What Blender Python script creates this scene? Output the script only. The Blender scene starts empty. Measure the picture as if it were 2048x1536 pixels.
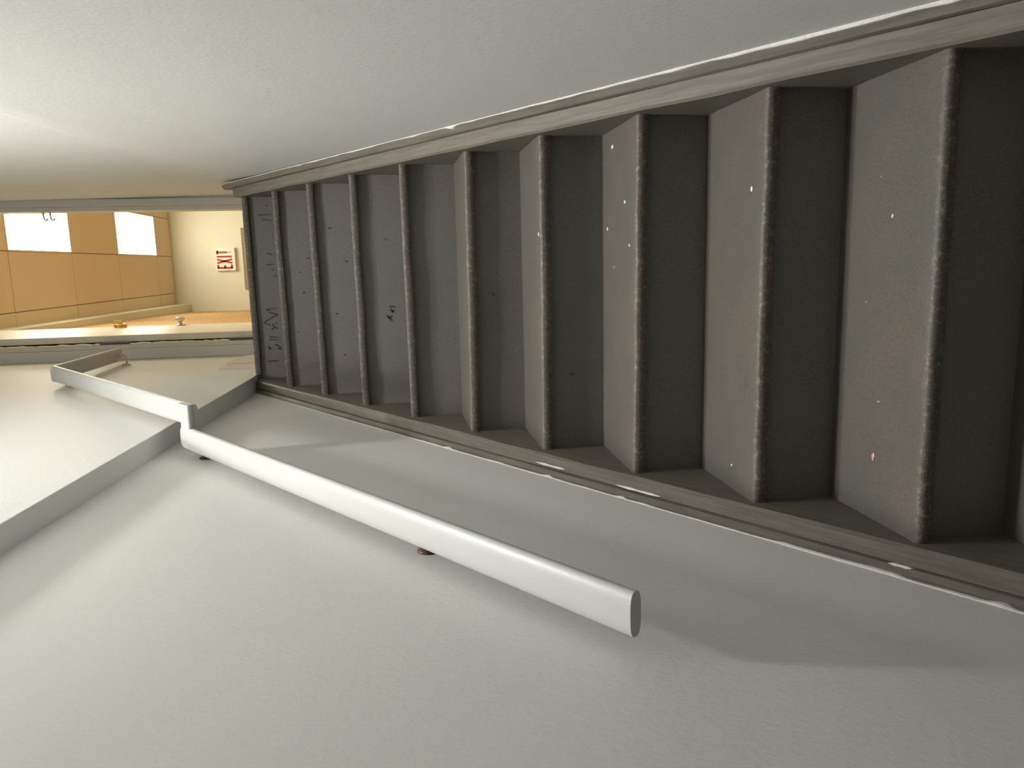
import bpy, bmesh, math, random
from mathutils import Vector, Matrix

random.seed(7)
SC = bpy.context.scene
COL = SC.collection
H = 1.519                      # eye height above the lower floor; heights below are given from the eye

# ------------------------------------------------------------------ camera (a phone held sideways)
RIGHT = Vector((0.9868, 0.1555, -0.0451))
FWD = Vector((-0.1600, 0.9790, -0.1265))
UP = Vector((0.0245, 0.1320, 0.9909))
cam_data = bpy.data.cameras.new('camera')
cam = bpy.data.objects.new('camera', cam_data)
COL.objects.link(cam)
cam_data.sensor_fit = 'HORIZONTAL'
cam_data.sensor_width = 36.0
cam_data.lens = 26.41
cam_data.clip_start = 0.02
m3 = Matrix((-UP, RIGHT, -FWD)).transposed()      # picture right = down, picture top = right
cam.matrix_world = Matrix.Translation((0, 0, H)) @ m3.to_4x4()
SC.camera = cam

# ------------------------------------------------------------------ world, lights, exposure
world = bpy.data.worlds.new('world'); SC.world = world
world.use_nodes = True
world.node_tree.nodes['Background'].inputs[0].default_value = (0.9, 0.95, 1.0, 1)
world.node_tree.nodes['Background'].inputs[1].default_value = 0.0
vs = SC.view_settings
vs.view_transform = 'Standard'; vs.look = 'None'; vs.gamma = 1.0
vs.use_curve_mapping = False
vs.exposure = 0.0

def area(name, loc, size, power, color, rot=(0, 0, 0), shape='DISK', size_y=None, spread=math.pi):
    l = bpy.data.lights.new(name, 'AREA'); l.shape = shape; l.size = size
    if size_y: l.size_y = size_y
    l.energy = power; l.color = color; l.spread = spread
    o = bpy.data.objects.new(name, l); COL.objects.link(o)
    o.location = loc; o.rotation_euler = rot
    return o
PANEL_E = 18.0
area('stairwell_lamp', (0.15, 1.92, H + 3.16), 0.28, 26.5, (1.0, 0.99, 0.955), spread=math.radians(115))
area('right_wall_fill', (-0.40, 1.58, H + 3.16), 0.28, 18.0, (1.0, 0.995, 0.96), spread=math.radians(92))  # unseen fill light, added to brighten the right wall
area('room_lamp', (1.1, 6.3, H + 3.2), 0.5, 38.0, (1.0, 0.87, 0.64), shape='RECTANGLE', size_y=1.15)

# ------------------------------------------------------------------ materials
def new_mat(name):
    m = bpy.data.materials.new(name); m.use_nodes = True
    nt = m.node_tree; b = nt.nodes['Principled BSDF']
    return m, nt, b
def node(nt, kind, **kw):
    n = nt.nodes.new(kind)
    for k, v in kw.items():
        if k in n.inputs: n.inputs[k].default_value = v
        else: setattr(n, k, v)
    return n
def ramp(nt, fac, stops):
    r = nt.nodes.new('ShaderNodeValToRGB')
    e = r.color_ramp.elements
    while len(e) < len(stops): e.new(0.5)
    for i, (p, c) in enumerate(stops):
        e[i].position = p; e[i].color = (*c, 1) if len(c) == 3 else c
    nt.links.new(fac, r.inputs[0]); return r.outputs[0]
def mix(nt, fac, a, b):
    n = nt.nodes.new('ShaderNodeMix'); n.data_type = 'RGBA'
    if isinstance(fac, float): n.inputs[0].default_value = fac
    else: nt.links.new(fac, n.inputs[0])
    for s, v in ((6, a), (7, b)):
        if isinstance(v, tuple): n.inputs[s].default_value = (*v, 1)
        else: nt.links.new(v, n.inputs[s])
    return n.outputs[2]
def noise(nt, scale, detail=4.0, rough=0.55, coord='Object', vec=None):
    if vec is None:
        tc = nt.nodes.new('ShaderNodeTexCoord'); vec = tc.outputs[coord]
    n = node(nt, 'ShaderNodeTexNoise', Scale=scale, Detail=detail, Roughness=rough)
    nt.links.new(vec, n.inputs['Vector']); return n.outputs['Fac']
def bump(nt, b, height, strength, dist=0.002):
    n = node(nt, 'ShaderNodeBump', Strength=strength, Distance=dist)
    nt.links.new(height, n.inputs['Height']); nt.links.new(n.outputs[0], b.inputs['Normal'])

def wall_paint(name, c1, c2, rough=0.55, fine=260.0, bs=0.25):
    m, nt, b = new_mat(name)
    c = mix(nt, ramp(nt, noise(nt, 1.6, 3), [(0.35, (0, 0, 0)), (0.65, (1, 1, 1))]), c1, c2)
    f = noise(nt, fine, 3, 0.6)
    c = mix(nt, ramp(nt, f, [(0.30, (0.82, 0.82, 0.82)), (0.62, (1, 1, 1))]), tuple(x * 0.86 for x in c1), c)
    nt.links.new(c, b.inputs['Base Color']); b.inputs['Roughness'].default_value = rough
    b.inputs['Specular IOR Level'].default_value = 0.35
    bump(nt, b, noise(nt, 90, 4), bs); return m
def plain(name, c, rough=0.5, metal=0.0, var=0.12, scale=60):
    m, nt, b = new_mat(name)
    c2 = mix(nt, noise(nt, scale, 3), tuple(x * (1 - var) for x in c), tuple(min(1, x * (1 + var)) for x in c))
    nt.links.new(c2, b.inputs['Base Color']); b.inputs['Roughness'].default_value = rough
    b.inputs['Metallic'].default_value = metal; return m
def emit(name, c, s):
    m, nt, b = new_mat(name)
    b.inputs['Base Color'].default_value = (0.9, 0.9, 0.88, 1)
    b.inputs['Emission Color'].default_value = (*c, 1); b.inputs['Emission Strength'].default_value = s
    return m

def stair_paint(name, wear, k=1.0, c1=(0.167, 0.168, 0.158), c2=(0.190, 0.176, 0.156)):
    """old dark grey floor paint, dirt-mottled; wear browns and bares the nosing (local y near 0)"""
    m, nt, b = new_mat(name)
    tc = nt.nodes.new('ShaderNodeTexCoord')
    big = noise(nt, 5.0, 5, 0.6, vec=tc.outputs['Object'])
    c = mix(nt, ramp(nt, big, [(0.38, (0, 0, 0)), (0.62, (1, 1, 1))]), tuple(k * v for v in c1), tuple(k * v for v in c2))
    fine = noise(nt, 330.0, 3, 0.65, vec=tc.outputs['Object'])
    c = mix(nt, ramp(nt, fine, [(0.34, (1, 1, 1)), (0.52, (0, 0, 0))]), c, tuple(0.66 * k * v for v in c2))
    scuff = noise(nt, 24.0, 6, 0.7, vec=tc.outputs['Object'])
    c = mix(nt, ramp(nt, scuff, [(0.66, (0, 0, 0)), (0.75, (0.5, 0.5, 0.5))]), c, (0.060, 0.056, 0.050))
    if wear:
        sx = nt.nodes.new('ShaderNodeSeparateXYZ'); nt.links.new(tc.outputs['Object'], sx.inputs[0])
        edge = node(nt, 'ShaderNodeMapRange'); nt.links.new(sx.outputs['Y'], edge.inputs['Value'])
        edge.inputs['From Min'].default_value = 0.0; edge.inputs['From Max'].default_value = 0.055
        edge.inputs['To Min'].default_value = 1.0; edge.inputs['To Max'].default_value = 0.0
        n2 = noise(nt, 11.0, 4, 0.6, vec=tc.outputs['Object'])
        mu = node(nt, 'ShaderNodeMath', operation='MULTIPLY'); nt.links.new(edge.outputs[0], mu.inputs[0])
        nt.links.new(ramp(nt, n2, [(0.50, (0, 0, 0)), (0.70, (0.8, 0.8, 0.8))]), mu.inputs[1])
        c = mix(nt, mu.outputs[0], c, (0.128, 0.095, 0.075))
        n3 = noise(nt, 75.0, 5, 0.8, vec=tc.outputs['Object'])
        mu2 = node(nt, 'ShaderNodeMath', operation='MULTIPLY')
        e2 = node(nt, 'ShaderNodeMapRange'); nt.links.new(sx.outputs['Y'], e2.inputs['Value'])
        e2.inputs['From Min'].default_value = 0.004; e2.inputs['From Max'].default_value = 0.020
        e2.inputs['To Min'].default_value = 1.0; e2.inputs['To Max'].default_value = 0.0
        nt.links.new(e2.outputs[0], mu2.inputs[0])
        nt.links.new(ramp(nt, n3, [(0.52, (0, 0, 0)), (0.63, (0.75, 0.75, 0.75))]), mu2.inputs[1])
        c = mix(nt, mu2.outputs[0], c, (0.26, 0.24, 0.2))
    nt.links.new(c, b.inputs['Base Color']); b.inputs['Roughness'].default_value = 0.55
    b.inputs['Specular IOR Level'].default_value = 0.3
    bump(nt, b, noise(nt, 120, 5, 0.6, vec=tc.outputs['Object']), 0.25); return m

def skirt_paint():
    m, nt, b = new_mat('skirt_paint')
    tc = nt.nodes.new('ShaderNodeTexCoord')
    mp = nt.nodes.new('ShaderNodeMapping'); nt.links.new(tc.outputs['Object'], mp.inputs[0])
    mp.inputs['Rotation'].default_value = (math.radians(-33.3), 0, 0)
    mp2 = nt.nodes.new('ShaderNodeMapping'); nt.links.new(mp.outputs[0], mp2.inputs[0])
    mp2.inputs['Scale'].default_value = (95, 5.0, 95)
    g = noise(nt, 1.0, 6, 0.65, vec=mp2.outputs[0])
    c = mix(nt, ramp(nt, g, [(0.35, (0, 0, 0)), (0.65, (1, 1, 1))]), (0.122, 0.112, 0.090), (0.190, 0.173, 0.139))
    sc = noise(nt, 46.0, 6, 0.8, vec=tc.outputs['Object'])
    c = mix(nt, ramp(nt, sc, [(0.70, (0, 0, 0)), (0.78, (0.8, 0.8, 0.8))]), c, (0.3, 0.285, 0.25))
    c = mix(nt, ramp(nt, sc, [(0.24, (0.8, 0.8, 0.8)), (0.32, (0, 0, 0))]), c, (0.085, 0.076, 0.065))
    nt.links.new(c, b.inputs['Base Color']); b.inputs['Roughness'].default_value = 0.55
    b.inputs['Specular IOR Level'].default_value = 0.3
    bump(nt, b, g, 0.3); return m

M = {}
M['wall'] = wall_paint('stairwell_wall_paint', (0.770, 0.777, 0.748), (0.785, 0.782, 0.750))
M['wall_room'] = wall_paint('cream_wall_paint', (0.70, 0.715, 0.595), (0.67, 0.685, 0.57))
M['trim'] = wall_paint('door_trim_paint', (0.68, 0.655, 0.61), (0.71, 0.69, 0.64), 0.4)
M['rail'] = wall_paint('handrail_paint', (0.525, 0.528, 0.508), (0.505, 0.507, 0.485), 0.4, 400, 0.1)
M['door'] = plain('door_white_paint', (0.86, 0.83, 0.76), 0.4, 0, 0.03)
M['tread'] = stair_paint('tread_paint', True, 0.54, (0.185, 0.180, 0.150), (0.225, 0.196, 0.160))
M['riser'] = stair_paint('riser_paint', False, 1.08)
M['skirt'] = skirt_paint()
M['white_paint'] = plain('white_wall_paint_overlap', (0.74, 0.73, 0.69), 0.5, 0, 0.25, 140)
M['speck'] = plain('white_paint_speck', (0.72, 0.70, 0.64), 0.5)
M['pink_speck'] = plain('pink_paint_speck', (0.62, 0.34, 0.27), 0.5, 0, 0.3, 300)
M['marker'] = plain('faded_dark_marker', (0.045, 0.045, 0.043), 0.7, 0, 0.3, 200)
M['tile'] = wall_paint('tan_ceiling_tile', (0.69, 0.58, 0.42), (0.67, 0.565, 0.41), 0.9, 160, 0.5)
M['tile_joint'] = plain('ceiling_grid_dark', (0.27, 0.20, 0.12), 0.9)
M['panelling'] = None
m, nt, b = new_mat('brown_textured_panelling')
g = noise(nt, 38.0, 6, 0.7)
c = ramp(nt, g, [(0.35, (0.30, 0.17, 0.06)), (0.5, (0.50, 0.31, 0.12)), (0.66, (0.66, 0.46, 0.22))])
nt.links.new(c, b.inputs['Base Color']); b.inputs['Roughness'].default_value = 0.8
bump(nt, b, g, 0.6, 0.01); M['panelling'] = m
M['brass'] = plain('brass', (0.70, 0.46, 0.15), 0.3, 0.9)
M['steel'] = plain('brushed_steel', (0.62, 0.60, 0.55), 0.3, 0.9)
M['bronze'] = plain('dark_bronze', (0.09, 0.07, 0.055), 0.5, 0.6)
M['bracket'] = plain('painted_bracket', (0.55, 0.52, 0.47), 0.45, 0.1)
M['dark_screw'] = plain('dark_bracket_metal', (0.11, 0.06, 0.045), 0.5, 0.5)
M['sign_white'] = plain('sign_housing_white', (0.82, 0.80, 0.72), 0.4, 0, 0.03)
M['sign_face'] = plain('sign_face_pale_pink', (0.82, 0.74, 0.66), 0.4, 0, 0.06)
M['sign_red'] = plain('sign_red', (0.33, 0.03, 0.02), 0.5, 0, 0.1)
M['board'] = wall_paint('speckled_tan_board', (0.36, 0.29, 0.20), (0.30, 0.245, 0.17), 0.9, 120, 0.5)
M['floor'] = plain('grey_floor', (0.14, 0.135, 0.12), 0.5, 0, 0.2, 12)
M['floor_up'] = plain('brown_floor', (0.42, 0.31, 0.19), 0.5, 0, 0.2, 12)
M['panel_light'] = emit('light_diffuser', (1.0, 0.90, 0.72), PANEL_E)
M['frame_white'] = plain('light_frame', (0.75, 0.70, 0.58), 0.5)
M['bare'] = plain('bare_wood_and_old_paint', (0.86, 0.74, 0.58), 0.7, 0, 0.25, 90)
M['dark'] = plain('dark_gap', (0.02, 0.018, 0.015), 0.9)

# ------------------------------------------------------------------ mesh helpers (z from the eye)
def obj(name, verts, faces, mat, parent=None, origin=(0, 0, 0), smooth=False, bevel=0.0, kind=None):
    o3 = Vector((origin[0], origin[1], origin[2] + H))
    me = bpy.data.meshes.new(name)
    me.from_pydata([tuple(Vector((v[0], v[1], v[2] + H)) - o3) for v in verts], [], faces)
    bm = bmesh.new(); bm.from_mesh(me)
    bmesh.ops.recalc_face_normals(bm, faces=bm.faces)
    bm.to_mesh(me); bm.free()
    me.materials.append(mat)
    if smooth:
        for p in me.polygons: p.use_smooth = True
    o = bpy.data.objects.new(name, me); COL.objects.link(o)
    if parent:
        o.parent = parent
        pw = Vector((0, 0, 0)); p = parent
        while p: pw += p.location; p = p.parent
        o.location = o3 - pw
    else: o.location = o3
    if bevel:
        bv = o.modifiers.new('bevel', 'BEVEL'); bv.width = bevel; bv.segments = 2; bv.limit_method = 'ANGLE'
    if kind: o['kind'] = kind
    return o
class MB:
    def __init__(s): s.v = []; s.f = []
    def add(s, v, f):
        n = len(s.v); s.v += list(v); s.f += [tuple(i + n for i in q) for q in f]; return s
    def box(s, a, b):
        (x0, y0, z0), (x1, y1, z1) = a, b
        return s.add([(x0, y0, z0), (x1, y0, z0), (x1, y1, z0), (x0, y1, z0), (x0, y0, z1), (x1, y0, z1), (x1, y1, z1), (x0, y1, z1)],
                     [(0, 1, 2, 3), (4, 5, 6, 7), (0, 1, 5, 4), (1, 2, 6, 5), (2, 3, 7, 6), (3, 0, 4, 7)])
    def loft(s, rings, cap=True):
        n = len(rings[0]); v = [p for r in rings for p in r]; f = []
        for i in range(len(rings) - 1):
            for j in range(n):
                k = (j + 1) % n
                f.append((i * n + j, i * n + k, (i + 1) * n + k, (i + 1) * n + j))
        if cap: f += [tuple(range(n)), tuple((len(rings) - 1) * n + j for j in range(n))]
        return s.add(v, f)
    def tube(s, pts, r, n=10):
        pts = [Vector(p) for p in pts]; rings = []
        for i, p in enumerate(pts):
            t = (pts[min(i + 1, len(pts) - 1)] - pts[max(i - 1, 0)]).normalized()
            a = t.orthogonal().normalized() if i == 0 else (a - a.dot(t) * t).normalized()
            c = t.cross(a); rr = r[i] if isinstance(r, (list, tuple)) else r
            rings.append([tuple(p + rr * (math.cos(2 * math.pi * k / n) * a + math.sin(2 * math.pi * k / n) * c)) for k in range(n)])
        return s.loft(rings)
    def lathe(s, base, axis, prof, n=16):
        axis = Vector(axis).normalized(); a = axis.orthogonal().normalized(); c = axis.cross(a); base = Vector(base)
        return s.loft([[tuple(base + h * axis + r * (math.cos(2 * math.pi * k / n) * a + math.sin(2 * math.pi * k / n) * c)) for k in range(n)] for h, r in prof])
    def build(s, name, mat, parent=None, **kw): return obj(name, s.v, s.f, mat, parent, **kw)
def box(name, a, b, mat, parent=None, **kw):
    mb = MB().box(a, b)
    kw.setdefault('origin', tuple((a[i] + b[i]) / 2 for i in range(3)))
    return mb.build(name, mat, parent, **kw)
def thing(name, label, cat, loc, group=None, kind=None):
    o = bpy.data.objects.new(name, None); COL.objects.link(o)
    o.empty_display_size = 0.1; o.location = (loc[0], loc[1], loc[2] + H)
    if label: o['label'] = label
    if cat: o['category'] = cat
    if group: o['group'] = group
    if kind: o['kind'] = kind
    return o
def wob(n, amp, step=3):
    """smooth random offsets along a run"""
    k = [random.uniform(-amp, amp) for _ in range(n // step + 3)]
    return [k[i // step] * (1 - (i % step) / step) + k[i // step + 1] * (i % step) / step for i in range(n + 1)]
clamp = lambda x: max(0.0, min(1.0, x))

# ------------------------------------------------------------------ stair measures
T, R, D1, Z1 = 0.2938, 0.1933, 1.2683, -0.9394
SL = R / T
XL, XR = -0.5535, 0.3455            # inner faces of the skirt boards
WL, WR = -0.612, 0.415              # stairwell walls
ZU, ZC, YD, YF = 0.8002, 3.24, 4.75, 10.97   # upper floor, ceiling, door wall, far wall
nose_y = lambda n: D1 + (n - 1) * T
nose_z = lambda n: Z1 + (n - 1) * R
line_z = lambda y: Z1 + (y - D1) * SL

# ------------------------------------------------------------------ setting: walls, floors, ceiling
box('floor', (-0.9, -2.6, -H - 0.1), (0.7, 0.75, -H), M['floor'], kind='structure')
box('floor_upper', (-0.9, nose_y(10) + 0.02, ZU - 0.25), (1.9, 11.1, ZU - 0.002), M['floor_up'], kind='structure')
box('wall_left', (-0.80, -2.6, -H - 0.05), (WL, 4.74, 1.3), M['wall'], kind='structure')
def xu(y): return -0.545 + 0.024 * clamp((y - 1.7) / 3.05)
def zu(y): return 0.925 - 0.0645 * (y - 1.727) if y < 3.80 else 0.792
ys = [-2.6, -1, 0.5, 1.7, 2.4, 3.0, 3.5, 3.80, 4.3, YD]
mb = MB().loft([[(-0.79, y, zu(y)), (xu(y), y, zu(y)), (xu(y), y, ZC + 0.05), (-0.79, y, ZC + 0.05)] for y in ys])
mb.build('wall_left_upper', M['wall'], kind='structure', bevel=0.003)
# right wall: the lower plaster rises to a rounded shoulder; above it the upper wall stands back and leans in a little
def zc(y): return 1.063 - 0.071 * (y - 2.24)
def xlow(y): return WR + 0.006 * clamp((y - 2) / 2.0)
def xupp(y, z): return 0.4215 + 0.0105 * clamp((y - 2) / 2.5) - 0.0143 * (z - 1.0)
rings = []
for i in range(70):
    y = -2.6 + (YD + 2.6) * i / 69
    k = clamp((y - 1.6) / 2.2)
    zt, d = zc(y), xupp(y, zc(y)) - xlow(y)
    drop = 0.030 + 0.30 * k                    # the shoulder is crisp near the stair foot and melts away towards the top
    pts = [(0.62, y, -H - 0.05), (xlow(y), y, -H - 0.05), (xlow(y), y, zt - 0.55)]
    for t in (0.0, 0.15, 0.35, 0.55, 0.75, 0.9, 1.0):
        f = 1 - math.sqrt(max(0, 1 - t * t)) if k < 0.02 else (1 - k) * (1 - math.sqrt(max(0, 1 - t * t))) + k * t * t * (3 - 2 * t)
        pts.append((xlow(y) + d * f, y, zt - drop + drop * t))
    pts += [(xupp(y, ZC + 0.05), y, ZC + 0.05), (0.62, y, ZC + 0.05)]
    rings.append(pts)
o = MB().loft(rings).build('wall_right', M['wall'], kind='structure')
for p in o.data.polygons: p.use_smooth = len(p.vertices) == 4
o.data.set_sharp_from_angle(angle=math.radians(40))
box('wall_back', (-0.8, -2.72, -H - 0.05), (0.62, -2.6, ZC + 0.05), M['wall'], kind='structure')
mb = MB().box((-0.80, YD, ZU - 0.3), (-0.455, YD + 0.12, ZC + 0.05)).box((0.375, YD, ZU - 0.3), (1.9, YD + 0.12, ZC + 0.05))
mb.box((-0.455, YD, 2.86), (0.375, YD + 0.12, ZC + 0.05))
mb.build('wall_doorway', M['wall'], kind='structure')
box('wall_far', (-0.9, YF, ZU - 0.3), (1.9, YF + 0.1, ZC + 0.2), M['wall_room'], kind='structure')
wx = lambda y: -0.435 - 0.0235 * (y - 5)
MB().loft([[(-0.9, y, ZU - 0.2), (wx(y), y, ZU - 0.2), (wx(y), y, ZC + 0.05), (-0.9, y, ZC + 0.05)] for y in (YD + 0.12, 7, 9, YF)]).build('wall_far_left', M['panelling'], kind='structure')
box('wall_far_right', (1.8, YD + 0.12, ZU - 0.3), (1.92, YF, ZC + 0.2), M['wall_room'], kind='structure')
sx_ = lambda y: -0.414 - 0.0087 * (y - 5.4)
MB().loft([[(wx(y) - 0.01, y, 3.05), (sx_(y), y, 3.05), (sx_(y), y, ZC + 0.02), (wx(y) - 0.01, y, ZC + 0.02)] for y in (YD + 0.12, 8, YF)]).build('trim_1', M['wall_room'], kind='structure')
box('ceiling', (-0.8, -2.6, ZC), (0.62, YD, ZC + 0.12), M['wall'], kind='structure')
ceil = box('ceiling_far', (-0.9, YD + 0.12, ZC + 0.006), (1.9, YF, ZC + 0.15), M['tile_joint'], kind='structure')
cols = [(-0.52, -0.31), (-0.31, 0.19), (0.19, 0.69), (0.69, 1.19), (1.19, 1.69)]
rows = [(4.90, 5.50), (5.50, 6.68), (6.68, 7.855), (7.855, 9.04), (9.04, 10.34), (10.34, 10.96)]
LIGHTS = {(2, 2), (2, 4)}
for i, (x0, x1) in enumerate(cols):
    for j, (y0, y1) in enumerate(rows):
        if (i, j) in LIGHTS: continue
        g_ = 0.004
        dz = random.uniform(-0.001, 0.001)
        box('tile', (x0 + g_, y0 + g_, ZC + dz), (x1 - g_, y1 - g_, ZC + 0.02), M['tile'], ceil)

def ceiling_light(x0, x1, y0, y1, label):
    t = thing('ceiling_light', label, 'ceiling light', ((x0 + x1) / 2, (y0 + y1) / 2, ZC))
    w = 0.012
    mb = MB()
    for a, b_ in (((x0, y0), (x1, y0 + w)), ((x0, y1 - w), (x1, y1)), ((x0, y0 + w), (x0 + w, y1 - w)), ((x1 - w, y0 + w), (x1, y1 - w))):
        mb.box((a[0], a[1], ZC - 0.004), (b_[0], b_[1], ZC + 0.006))
    mb.build('frame', M['frame_white'], t, origin=((x0 + x1) / 2, (y0 + y1) / 2, ZC))
    box('diffuser', (x0 + w, y0 + w, ZC - 0.002), (x1 - w, y1 - w, ZC + 0.005), M['panel_light'], t)
ceiling_light(0.19, 0.69, 6.68, 7.855, 'glowing rectangular ceiling panel nearer the doorway, with two small hooks in front of its edge')
ceiling_light(0.19, 0.69, 9.04, 10.34, 'glowing rectangular ceiling panel farther back, next to the cream wall with the exit sign')

# ------------------------------------------------------------------ doorway trim and door
tr = thing('trim_2', None, None, (0, YD, ZU), kind='structure')
box('casing', (-0.521, YD - 0.016, ZU), (-0.455, YD, 2.92), M['trim'], tr, bevel=0.004)
box('casing', (0.375, YD - 0.016, ZU), (0.4195, YD, 2.92), M['trim'], tr, bevel=0.004)
box('casing', (-0.455, YD - 0.016, 2.85), (0.375, YD, 2.92), M['trim'], tr, bevel=0.004)
box('jamb', (-0.455, YD - 0.012, ZU), (-0.430, YD + 0.125, 2.85), M['trim'], tr, bevel=0.003)
box('jamb', (0.350, YD - 0.012, ZU), (0.375, YD + 0.125, 2.85), M['trim'], tr, bevel=0.003)
box('jamb', (-0.430, YD - 0.012, 2.83), (0.350, YD + 0.125, 2.85), M['trim'], tr, bevel=0.003)
# ragged light strip of bare wood and old paint along the hinge side of the jamb
mb = MB(); n = 110; w1 = wob(n, 0.0040, 1)
mb.loft([[(-0.4305, YD - 0.0135, ZU + 2.02 * i / n), (-0.4235 + w1[i], YD - 0.0135, ZU + 2.02 * i / n),
          (-0.4235 + w1[i], YD + 0.03, ZU + 2.02 * i / n), (-0.4305, YD + 0.03, ZU + 2.02 * i / n)] for i in range(n + 1)])
o = mb.build('peeling_paint_strip', M['bare'], tr, origin=(-0.427, YD, ZU)); o['label'] = 'ragged strip of peeling light paint beside the hinges'
for hz in (2.100, 2.062):
    mb = MB().tube([(0.352, YD + 0.03, hz), (0.328, YD + 0.03, hz), (0.312, YD + 0.03, hz - 0.003), (0.304, YD + 0.03, hz - 0.010), (0.308, YD + 0.03, hz - 0.020), (0.318, YD + 0.03, hz - 0.020)], 0.0055, 8)
    mb.lathe((0.3505, YD + 0.03, hz), (-1, 0, 0), [(0, 0.011), (0.003, 0.011), (0.004, 0.006)], 10)
    mb.build('hook', M['steel'], tr, origin=(0.34, YD + 0.03, hz), smooth=True)

dr = thing('door_1', None, None, (-0.398, YD + 0.05, ZU), kind='structure')
mb = MB().box((-0.418, YD + 0.05, ZU + 0.01), (-0.379, YD + 0.81, 2.82))
mb.build('door_slab', M['door'], dr, origin=(-0.398, YD + 0.05, ZU), bevel=0.002)
mb = MB().lathe((-0.379, YD + 0.735, 1.605), (1, 0, 0), [(0, 0.034), (0.006, 0.034), (0.010, 0.020), (0.012, 0.012), (0.026, 0.012), (0.030, 0.022), (0.038, 0.029), (0.050, 0.030), (0.058, 0.024), (0.061, 0.010)], 20)
o = mb.build('knob', M['steel'], dr, origin=(-0.379, YD + 0.735, 1.605), smooth=True); o['label'] = 'round silver door knob'
mb = MB().lathe((-0.379, YD + 0.735, 2.00), (1, 0, 0), [(0, 0.042), (0.020, 0.040), (0.026, 0.036), (0.027, 0.012)], 20)
mb.box((-0.354, YD + 0.725, 1.985), (-0.328, YD + 0.745, 2.042))
o = mb.build('deadbolt', M['brass'], dr, origin=(-0.379, YD + 0.735, 2.0), bevel=0.003); o['label'] = 'brass deadbolt turn above the knob'
for z0, z1 in ((1.69, 1.85), (0.97, 1.11), (2.45, 2.61)):
    mb = MB().box((-0.430, YD - 0.012, z0), (-0.4265, YD + 0.06, z1)).box((-0.4205, YD - 0.012, z0), (-0.4175, YD + 0.09, z1))
    mb.lathe((-0.4225, YD - 0.012, z0), (0, 0, 1), [(-0.004, 0.003), (0, 0.006), (z1 - z0, 0.006), (z1 - z0 + 0.004, 0.003)], 10)
    mb.build('hinge', M['bronze'], dr, origin=(-0.424, YD + 0.05, z0))

bb = thing('baseboard_left', None, None, (-0.527, 4.4, ZU), kind='structure')
box('board', (xu(4.2) - 0.004, 4.105, ZU), (xu(4.2) + 0.006, 4.285, 1.030), M['trim'], bb)
MB().loft([[(xu(y) - 0.004, y, ZU), (xu(y) + 0.011, y, ZU), (xu(y) + 0.011, y, z), (xu(y) - 0.004, y, z)] for y, z in ((4.29, 1.035), (4.734, 1.0))]).build('board', M['trim'], bb, origin=(xu(4.4), 4.5, ZU))

# ------------------------------------------------------------------ staircase
st = thing('staircase', 'steep flight of dark grey painted wooden stairs between two skirt boards', 'stairs', (-0.1, D1, -H))
LZ = {1: (.003, .002), 2: (.001, -.005), 3: (-.001, -.008), 4: (-.006, -.009), 5: (-.008, -.015), 6: (-.005, 0), 7: (-.004, .002), 8: (-.003, .007), 9: (-.002, .006), 10: (.004, .006)}
for n in range(-1, 11):
    y0, z0 = nose_y(n), nose_z(n)
    zl, zr = LZ.get(n, (0, 0))
    depth = T + 0.012 if n < 10 else 0.11
    N = 36
    wt, wf, wb = wob(N, 0.0009, 2), wob(N, 0.0012, 3), wob(N, 0.0010, 3)
    th = 0.029
    rings = []
    for i in range(N + 1):
        t = i / N
        x = XL - 0.002 + (XR - XL + 0.004) * t
        z = z0 + zl + (zr - zl) * t + wt[i]
        yf = y0 - 0.012 + wf[i]
        rings.append([(x, y0 + depth, z0), (x, y0 + 0.05, z0 + (z - z0) * .8), (x, y0 + 0.001, z), (x, yf + 0.005, z - 0.0015), (x, yf + 0.001, z - 0.006),
                      (x, yf, z - 0.014), (x, yf, z - 0.024 + wb[i] * .3), (x, yf + 0.003, z - th + wb[i]), (x, y0 + depth, z0 - th)])
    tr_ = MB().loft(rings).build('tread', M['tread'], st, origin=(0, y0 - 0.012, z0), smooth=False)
    for p in tr_.data.polygons: p.use_smooth = len(p.vertices) == 4
    tr_.data.set_sharp_from_angle(angle=math.radians(50))
    # riser below this tread
    wr = wob(N, 0.0012, 4)
    zb = nose_z(n - 1) if n > -1 else -H
    rings = []
    for i in range(N + 1):
        t = i / N; x = XL - 0.003 + (XR - XL + 0.006) * t
        zt = z0 + zl + (zr - zl) * t - th + 0.004
        rings.append([(x, y0 + 0.010 + wr[i], zb), (x, y0 + 0.010 + wr[i], zt), (x, y0 + 0.024, zt), (x, y0 + 0.024, zb)])
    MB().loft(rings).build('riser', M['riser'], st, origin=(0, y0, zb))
treads = [o for o in bpy.data.objects if o.name.split('.')[0] == 'tread']
risers = [o for o in bpy.data.objects if o.name.split('.')[0] == 'riser']
tread_of = lambda n: treads[n + 1]
riser_of = lambda n: risers[n + 1]
def speck(n, x, y, rx, ry, mat='speck', name='paint_speck'):
    """a small dried drop of paint on tread n"""
    z = nose_z(n) + sum(LZ.get(n, (0, 0))) / 2 * (0.5 if y - nose_y(n) > 0.05 else 1)
    k = [random.uniform(0.75, 1.2) for _ in range(9)]
    mb = MB().loft([[(x + rx * s * k[i] * math.cos(i * .698), y + ry * s * k[i] * math.sin(i * .698), z + h) for i in range(9)] for s, h in ((1, -0.004), (1, 0.0022), (0.5, 0.0035))])
    mb.build(name, M[mat], tread_of(n), origin=(x, y, z))
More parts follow.
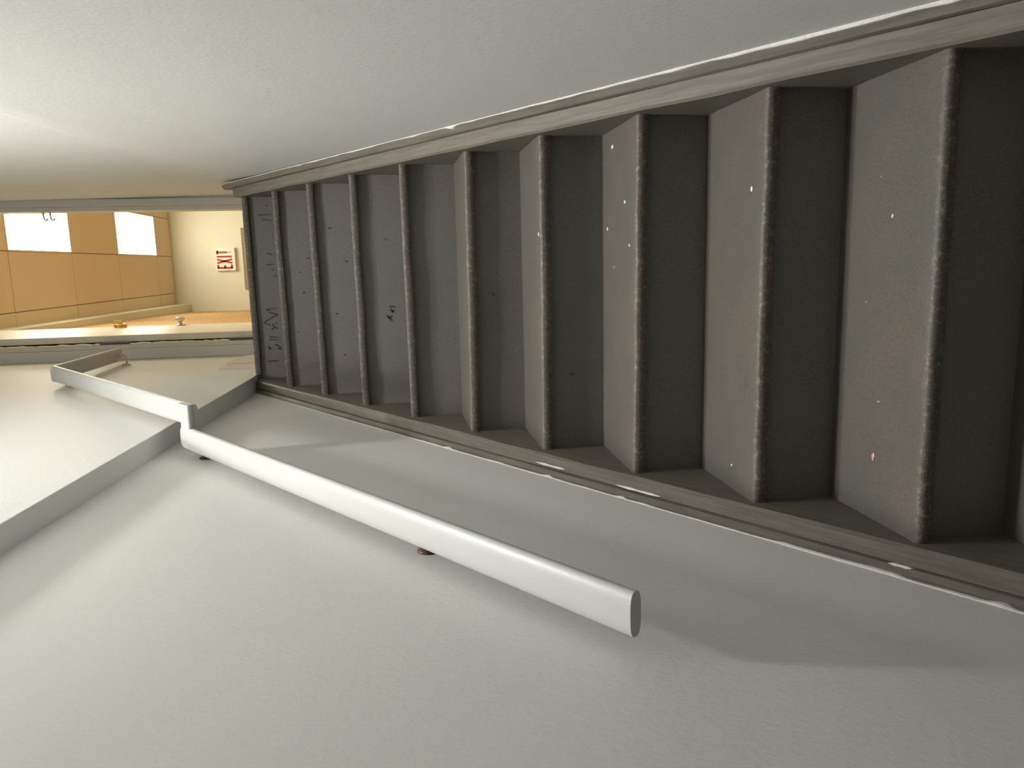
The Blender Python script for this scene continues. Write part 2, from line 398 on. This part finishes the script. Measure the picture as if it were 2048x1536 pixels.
for a in [(3, .300, 2.049, .006, .009), (3, .146, 1.928, .005, .006), (3, .085, 2.100, .005, .005), (2, .145, 1.6055, .006, .005), (1, .071, 1.388, .004, .0035),
          (2, -.496, 1.673, .003, .003), (4, .076, 2.153, .007, .005), (3, .30 - .265, 1.893, .004, .004), (1, .15, 1.43, .0015, .0015), (1, -.30, 1.40, .0015, .004),
          (1, -.10, 1.46, .0015, .002), (3, -.02, 2.03, .002, .002)]: speck(*a)
speck(1, -.418, 1.409, .008, .0045, 'pink_speck')
# faded marker scribbles on the top riser (not legible) and smudges lower down
def mark(n, pts, w=0.0035, name='scribble'):
    mb = MB(); y = nose_y(n) + 0.0072
    for (x0, z0), (x1, z1) in zip(pts, pts[1:]):
        d = Vector((x1 - x0, 0, z1 - z0)); L = max(d.length, 1e-4); d /= L; q = Vector((-d.z, 0, d.x)) * w / 2
        a, b_ = Vector((x0, y, z0)), Vector((x1, y, z1))
        v = [a + q, a - q, b_ - q * .6, b_ + q * .6]
        mb.add([tuple(p) for p in v] + [tuple(p + Vector((0, 0.004, 0))) for p in v], [(0, 1, 2, 3), (4, 5, 6, 7), (0, 1, 5, 4), (1, 2, 6, 5), (2, 3, 7, 6), (3, 0, 4, 7)])
    mb.build(name, M['marker'], riser_of(n), origin=(pts[0][0], y, pts[0][1]))
G = lambda px, py: (0.2839 - (py - 420) * 0.00249, 0.7231 - (px - 520) * 0.00212 + (py - 420) * 0.0002)   # places read off the riser
for s in ([(515, 430), (547, 429)], [(525, 439), (548, 441)], [(532, 411), (538, 413)], [(534, 528), (552, 526)], [(547, 538), (555, 537)], [(552, 550), (559, 549)],
          [(535, 617), (559, 614)], [(535, 617), (546, 621)], [(542, 623), (562, 627), (538, 638), (530, 643), (546, 649)], [(551, 645), (552, 652)], [(558, 642), (559, 646)],
          [(544, 672), (566, 674)], [(544, 677), (565, 679)], [(541, 690), (543, 698), (546, 694)], [(556, 688), (566, 692), (569, 698), (562, 696)], [(538, 722), (564, 721)],
          [(548, 657), (556, 652), (562, 656)], [(536, 505), (549, 508)]):
    mark(10, [G(*p) for p in s], 0.0065 if len(s) > 2 else 0.0055)
G7 = lambda px, py: (0.3475 - (py - 349) * 0.001955, 0.2218 - (px - 696.5) * 0.00190 + (py - 349) * 0.000125)
for s in ([(782, 610), (793, 611)], [(784, 616), (790, 622), (788, 618)], [(777, 628), (783, 634), (788, 640)], [(780, 634), (787, 629)]):
    mark(7, [G7(*p) for p in s], 0.007, 'smudge')

G8 = lambda n, x, z: (x, nose_z(n - 1) + z)
for n, x, z in ((9, -.02, .10), (9, .04, .06), (9, -.12, .09), (8, .16, .12), (8, .02, .05), (8, -.20, .11), (7, .10, .07), (5, -.10, .10), (4, -.33, .09), (9, -.30, .12), (8, -.38, .08)):
    dx, dz = random.uniform(-.005, .005), random.uniform(-.007, .007)
    mark(n, [G8(n, x, z), G8(n, x + dx, z + dz), G8(n, x + dx * 0.6, z + dz * 1.5)], 0.005, 'smudge')

# skirt boards: a sloping board along the stair ends, with a cap moulding against the wall and a line of wall paint
def skirt(side):
    s = 1 if side > 0 else -1
    xin, wall = (XR, WR) if s > 0 else (XL, WL)
    xg = wall - s * (0.024 if s > 0 else 0.020)
    y_a, y_b, y_c = 0.45, (3.93 if s > 0 else 3.955), (4.03 if s > 0 else 3.96)
    N = 70
    def ring(y, xs):
        z = line_z(y)
        return [(x, y, z + h) if h > -9 else (x, y, max(-H, z - 0.34)) for x, h in xs]
    wi, wz = wob(N, 0.0018, 3), wob(N, 0.0014, 4)
    b = thing_board = MB().loft([ring(y_a + (y_b - y_a) * i / N, [(xin, -99), (xin + s * wi[i], 0.028 + wz[i]), (xin + s * (0.006 + wi[i]), 0.035 + wz[i]), (xg - s * 0.002, 0.037 + wz[i]), (xg - s * 0.002, -99)]) for i in range(N + 1)]
                   ).build('skirt_board', M['skirt'], st, origin=(xin, y_a, line_z(y_a)))
    wi, wz = wob(N, 0.0012, 3), wob(N, 0.0016, 3)
    rg = []
    for i in range(N + 1):
        y = y_a + (y_c - y_a) * i / N
        tip = clamp((y_c - y) / 0.09) if s > 0 else 1
        rg.append(ring(y, [(xg, -0.02), (xg + s * wi[i], 0.028 + wz[i]), (xg + s * 0.004, 0.036 + 0.004 * tip + wz[i]), (xg + s * 0.014, 0.040 + 0.010 * tip + wz[i]), (wall - s * 0.002, 0.044 + 0.014 * tip + wz[i]), (wall - s * 0.0004, -0.02)]))
    MB().loft(rg).build('cap_moulding', M['skirt'], b, origin=(xg, y_a, line_z(y_a)))
    N = 160
    w1, w2 = wob(N, 0.0030, 2), wob(N, 0.0018, 3)
    rg = []
    for i in range(N + 1):
        y = y_a + (y_c - 0.12 - y_a) * i / N
        wide = 0.0022 + 0.6 * w1[i] + (0.006 if random.random() < 0.03 else 0) + (max(0, 0.010 * clamp((1.9 - y) / 0.8) * (0.6 + 380 * w2[i] * random.uniform(0.3, 1.0))) if s > 0 else 0.004 * (1 if 1.25 < y < 1.45 else 0))
        if s < 0: wide *= 0.65 if y < 2.6 else 0.15
        elif y > 3.3: wide *= 0.5
        wide = max(wide, 0.0008)
        z0 = 0.0575
        rg.append(ring(y, [(wall - s * (0.0015 + 0.9 * wide), z0 - 0.008), (wall - s * (0.0015 + 0.7 * wide), z0 + 0.0005 + w2[i]), (wall - s * 0.002, z0 + 0.0035 + w2[i]), (wall - s * 0.0002, z0 + 0.0045 + w2[i]), (wall - s * 0.0002, z0 - 0.008)]))
    o = MB().loft(rg).build('paint_edge', M['white_paint'], b, origin=(wall, y_a, line_z(y_a)))
    o['label'] = 'uneven line of white wall paint along the top of the skirt board'
    return b
skirt(1); skl = skirt(-1)
for y, dy, dx in ((2.07, 0.10, 0.030), (1.80, 0.12, 0.026), (1.26, 0.035, 0.018)):      # rubbed white scuffs on the left skirt
    x = WL + dx; z = line_z(y)
    mb = MB().loft([[(x - 0.0025 * k, y + t * dy, line_z(y + t * dy) + 0.030), (x + 0.0025 * k, y + t * dy, line_z(y + t * dy) + 0.030), (x + 0.0025 * k, y + t * dy, line_z(y + t * dy) + 0.0395), (x - 0.0025 * k, y + t * dy, line_z(y + t * dy) + 0.0415)]
                   for t, k in ((-.5, .2), (-.3, 1), (0, .6), (.2, 1.1), (.35, .7), (.5, .15))])
    mb.build('paint_scuff', M['speck'], skl, origin=(x, y, z))

# ------------------------------------------------------------------ handrail
hr = thing('handrail', 'white painted flat wooden handrail with a jog, fixed along the left stairwell wall', 'handrail', (-0.5, 2.45, line_z(2.45) + 0.5))
RW, RT = 0.075, 0.027
def prof(w, t, n=32, e=3.0):
    pts = []
    for k in range(n):
        a = 2 * math.pi * k / n; c, q = math.cos(a), math.sin(a)
        pts.append((w / 2 * math.copysign(abs(c) ** (2 / e), c), t / 2 * math.copysign(abs(q) ** (2 / e), q)))
    return pts
def bar(name, a, b, side, nrm, w=RW, t=RT, mat='rail', round_end=False):
    a, b, side, nrm = Vector(a), Vector(b), Vector(side), Vector(nrm)
    P = prof(w, t); d = (b - a).normalized()
    rg = [[tuple(a + side * u + nrm * v) for u, v in P], [tuple(b + side * u + nrm * v) for u, v in P]]
    if round_end:
        for k in (20, 40, 60, 75, 86):
            c = math.cos(math.radians(k)); e = b + d * 0.030 * math.sin(math.radians(k))
            rg.append([tuple(e + side * u * c + nrm * v * (0.5 + 0.5 * c)) for u, v in P])
    o = MB().loft(rg).build(name, M[mat], hr, origin=tuple((a + b) / 2))
    for p in o.data.polygons: p.use_smooth = len(p.vertices) == 4
    o.data.set_sharp_from_angle(angle=math.radians(50))
    return o
S1, S2 = 0.731, 0.771
n1 = Vector((0, -S1, 1)).normalized(); n2 = Vector((0, -S2, 1)).normalized()
top1 = lambda y: -0.310 + S1 * (y - 1.05)
top2 = lambda y: 0.722 + S2 * (y - 2.485)
XA, XB = -0.5425, -0.4650
pa = Vector((XA, 1.05, top1(1.05))) - n1 * RT / 2
pb = Vector((XA, 2.535, top1(2.535))) - n1 * RT / 2
bar('rail', pa, pb, (1, 0, 0), n1)
d1 = Vector((0, 1, S1)).normalized()
pj_ = pb - d1 * 0.036
bar('jog', pj_ + Vector((-0.030, 0, 0)), pj_ + Vector((0.115, 0, 0)), d1, n1, 0.072, RT * 1.02)
pc = Vector((XB, 2.49, top2(2.49))) - n2 * RT / 2
pd = Vector((XB, 3.742, top2(3.742))) - n2 * RT / 2
bar('rail', pc, pd, (1, 0, 0), n2, round_end=True)
pe = Vector((XB, 3.735, 1.694 - RT / 2)); pf = Vector((XB, 4.52, 1.683 - RT / 2))
bar('rail', pe, pf, (1, 0, 0), Vector((0, 0.017, 1)).normalized())
def bracket(y, wallx, zw, railx, zr, arm='bracket', plate='bracket'):
    b = MB()
    mid = Vector((railx - 0.012, y, zw - 0.004))
    b.tube([(wallx + 0.002, y, zw), tuple(mid + Vector((-0.014, 0, -0.006))), tuple(mid), (railx, y, zw + 0.012), (railx, y, zr)], 0.006, 8)
    b.box((railx - 0.012, y - 0.022, zr - 0.004), (railx + 0.012, y + 0.022, zr))
    o = b.build('bracket', M[arm], hr, origin=(railx, y, zw))
    MB().lathe((wallx, y, zw), (1, 0, 0), [(-0.002, 0.027), (0.004, 0.026), (0.009, 0.016), (0.012, 0.008)], 14).build('rosette', M[plate], o, origin=(wallx, y, zw), smooth=True)
bracket(1.56, WL, -0.012, XA + 0.01, top1(1.56) - 0.034, 'dark_screw', 'dark_screw')
bracket(2.515, WL, 0.690, XA + 0.005, top1(2.515) - 0.034, 'dark_screw', 'dark_screw')
bracket(3.72, xu(3.72), 1.615, XB, 1.655, 'bracket', 'bracket')
bracket(4.47, xu(4.47), 1.622, XB, 1.657, 'bracket', 'bracket')

# ------------------------------------------------------------------ exit sign and board on the far wall
ex = thing('exit_sign', 'white exit sign with red capital letters high on the cream far wall', 'sign', (0.136, YF, 2.40))
x0, x1, z0, z1 = -0.022, 0.290, 2.395, 2.660
tilt = math.radians(0)
box('housing', (x0, YF - 0.055, z0), (x1, YF, z1), M['sign_white'], ex, bevel=0.006)
fc = box('face', (x0 + 0.016, YF - 0.0575, z0 + 0.026), (x1 - 0.012, YF - 0.055, z1 - 0.008), M['sign_face'], ex)
fz0, fz1 = z0 + 0.040, z1 - 0.024
def stroke(mb, a, b, w):
    a, b = Vector((a[0], 0, a[1])), Vector((b[0], 0, b[1])); d = (b - a).normalized(); q = Vector((-d.z, 0, d.x)) * w / 2
    v = [a + q, a - q, b - q, b + q]
    mb.add([(p.x, YF - 0.0605, p.z) for p in v] + [(p.x, YF - 0.0573, p.z) for p in v], [(0, 1, 2, 3), (4, 5, 6, 7), (0, 1, 5, 4), (1, 2, 6, 5), (2, 3, 7, 6), (3, 0, 4, 7)])
W = 0.025
def letter(x, w, strokes):
    mb = MB()
    for a, b_ in strokes: stroke(mb, (x + a[0] * w, fz0 + a[1] * (fz1 - fz0)), (x + b_[0] * w, fz0 + b_[1] * (fz1 - fz0)), W)
    mb.build('letter', M['sign_red'], ex, origin=(x, YF - 0.06, fz0))
letter(0.010, 0.052, [((.15, 0), (.15, 1)), ((0, .055), (1, .055)), ((0, .5), (.85, .5)), ((0, .945), (1, .945))])
letter(0.080, 0.056, [((.05, 0), (.95, 1)), ((.95, 0), (.05, 1))])
letter(0.160, 0.020, [((.5, 0), (.5, 1))])
letter(0.200, 0.056, [((.5, .3), (.5, 1)), ((0, .945), (1, .945))])
mb = MB(); stroke(mb, (0.228, fz0), (0.228, fz0 + .3 * (fz1 - fz0)), 0.007); mb.build('letter_stem', M['sign_red'], ex, origin=(0.228, YF - .06, fz0))
nb = thing('noticeboard', 'speckled tan board on the cream far wall just below the exit sign', 'board', (0.136, YF, 1.65))
box('panel', (-0.278, YF - 0.020, 1.65), (0.550, YF, 2.292), M['board'], nb)
mb = MB()
for a, b_ in (((-0.285, 2.285), (0.557, 2.300)), ((-0.285, 1.642), (0.557, 1.657)), ((-0.285, 1.657), (-0.272, 2.285)), ((0.544, 1.657), (0.557, 2.285))):
    mb.box((a[0], YF - 0.024, a[1]), (b_[0], YF, b_[1]))
mb.build('frame', M['board'], nb, origin=(0.136, YF, 1.65))
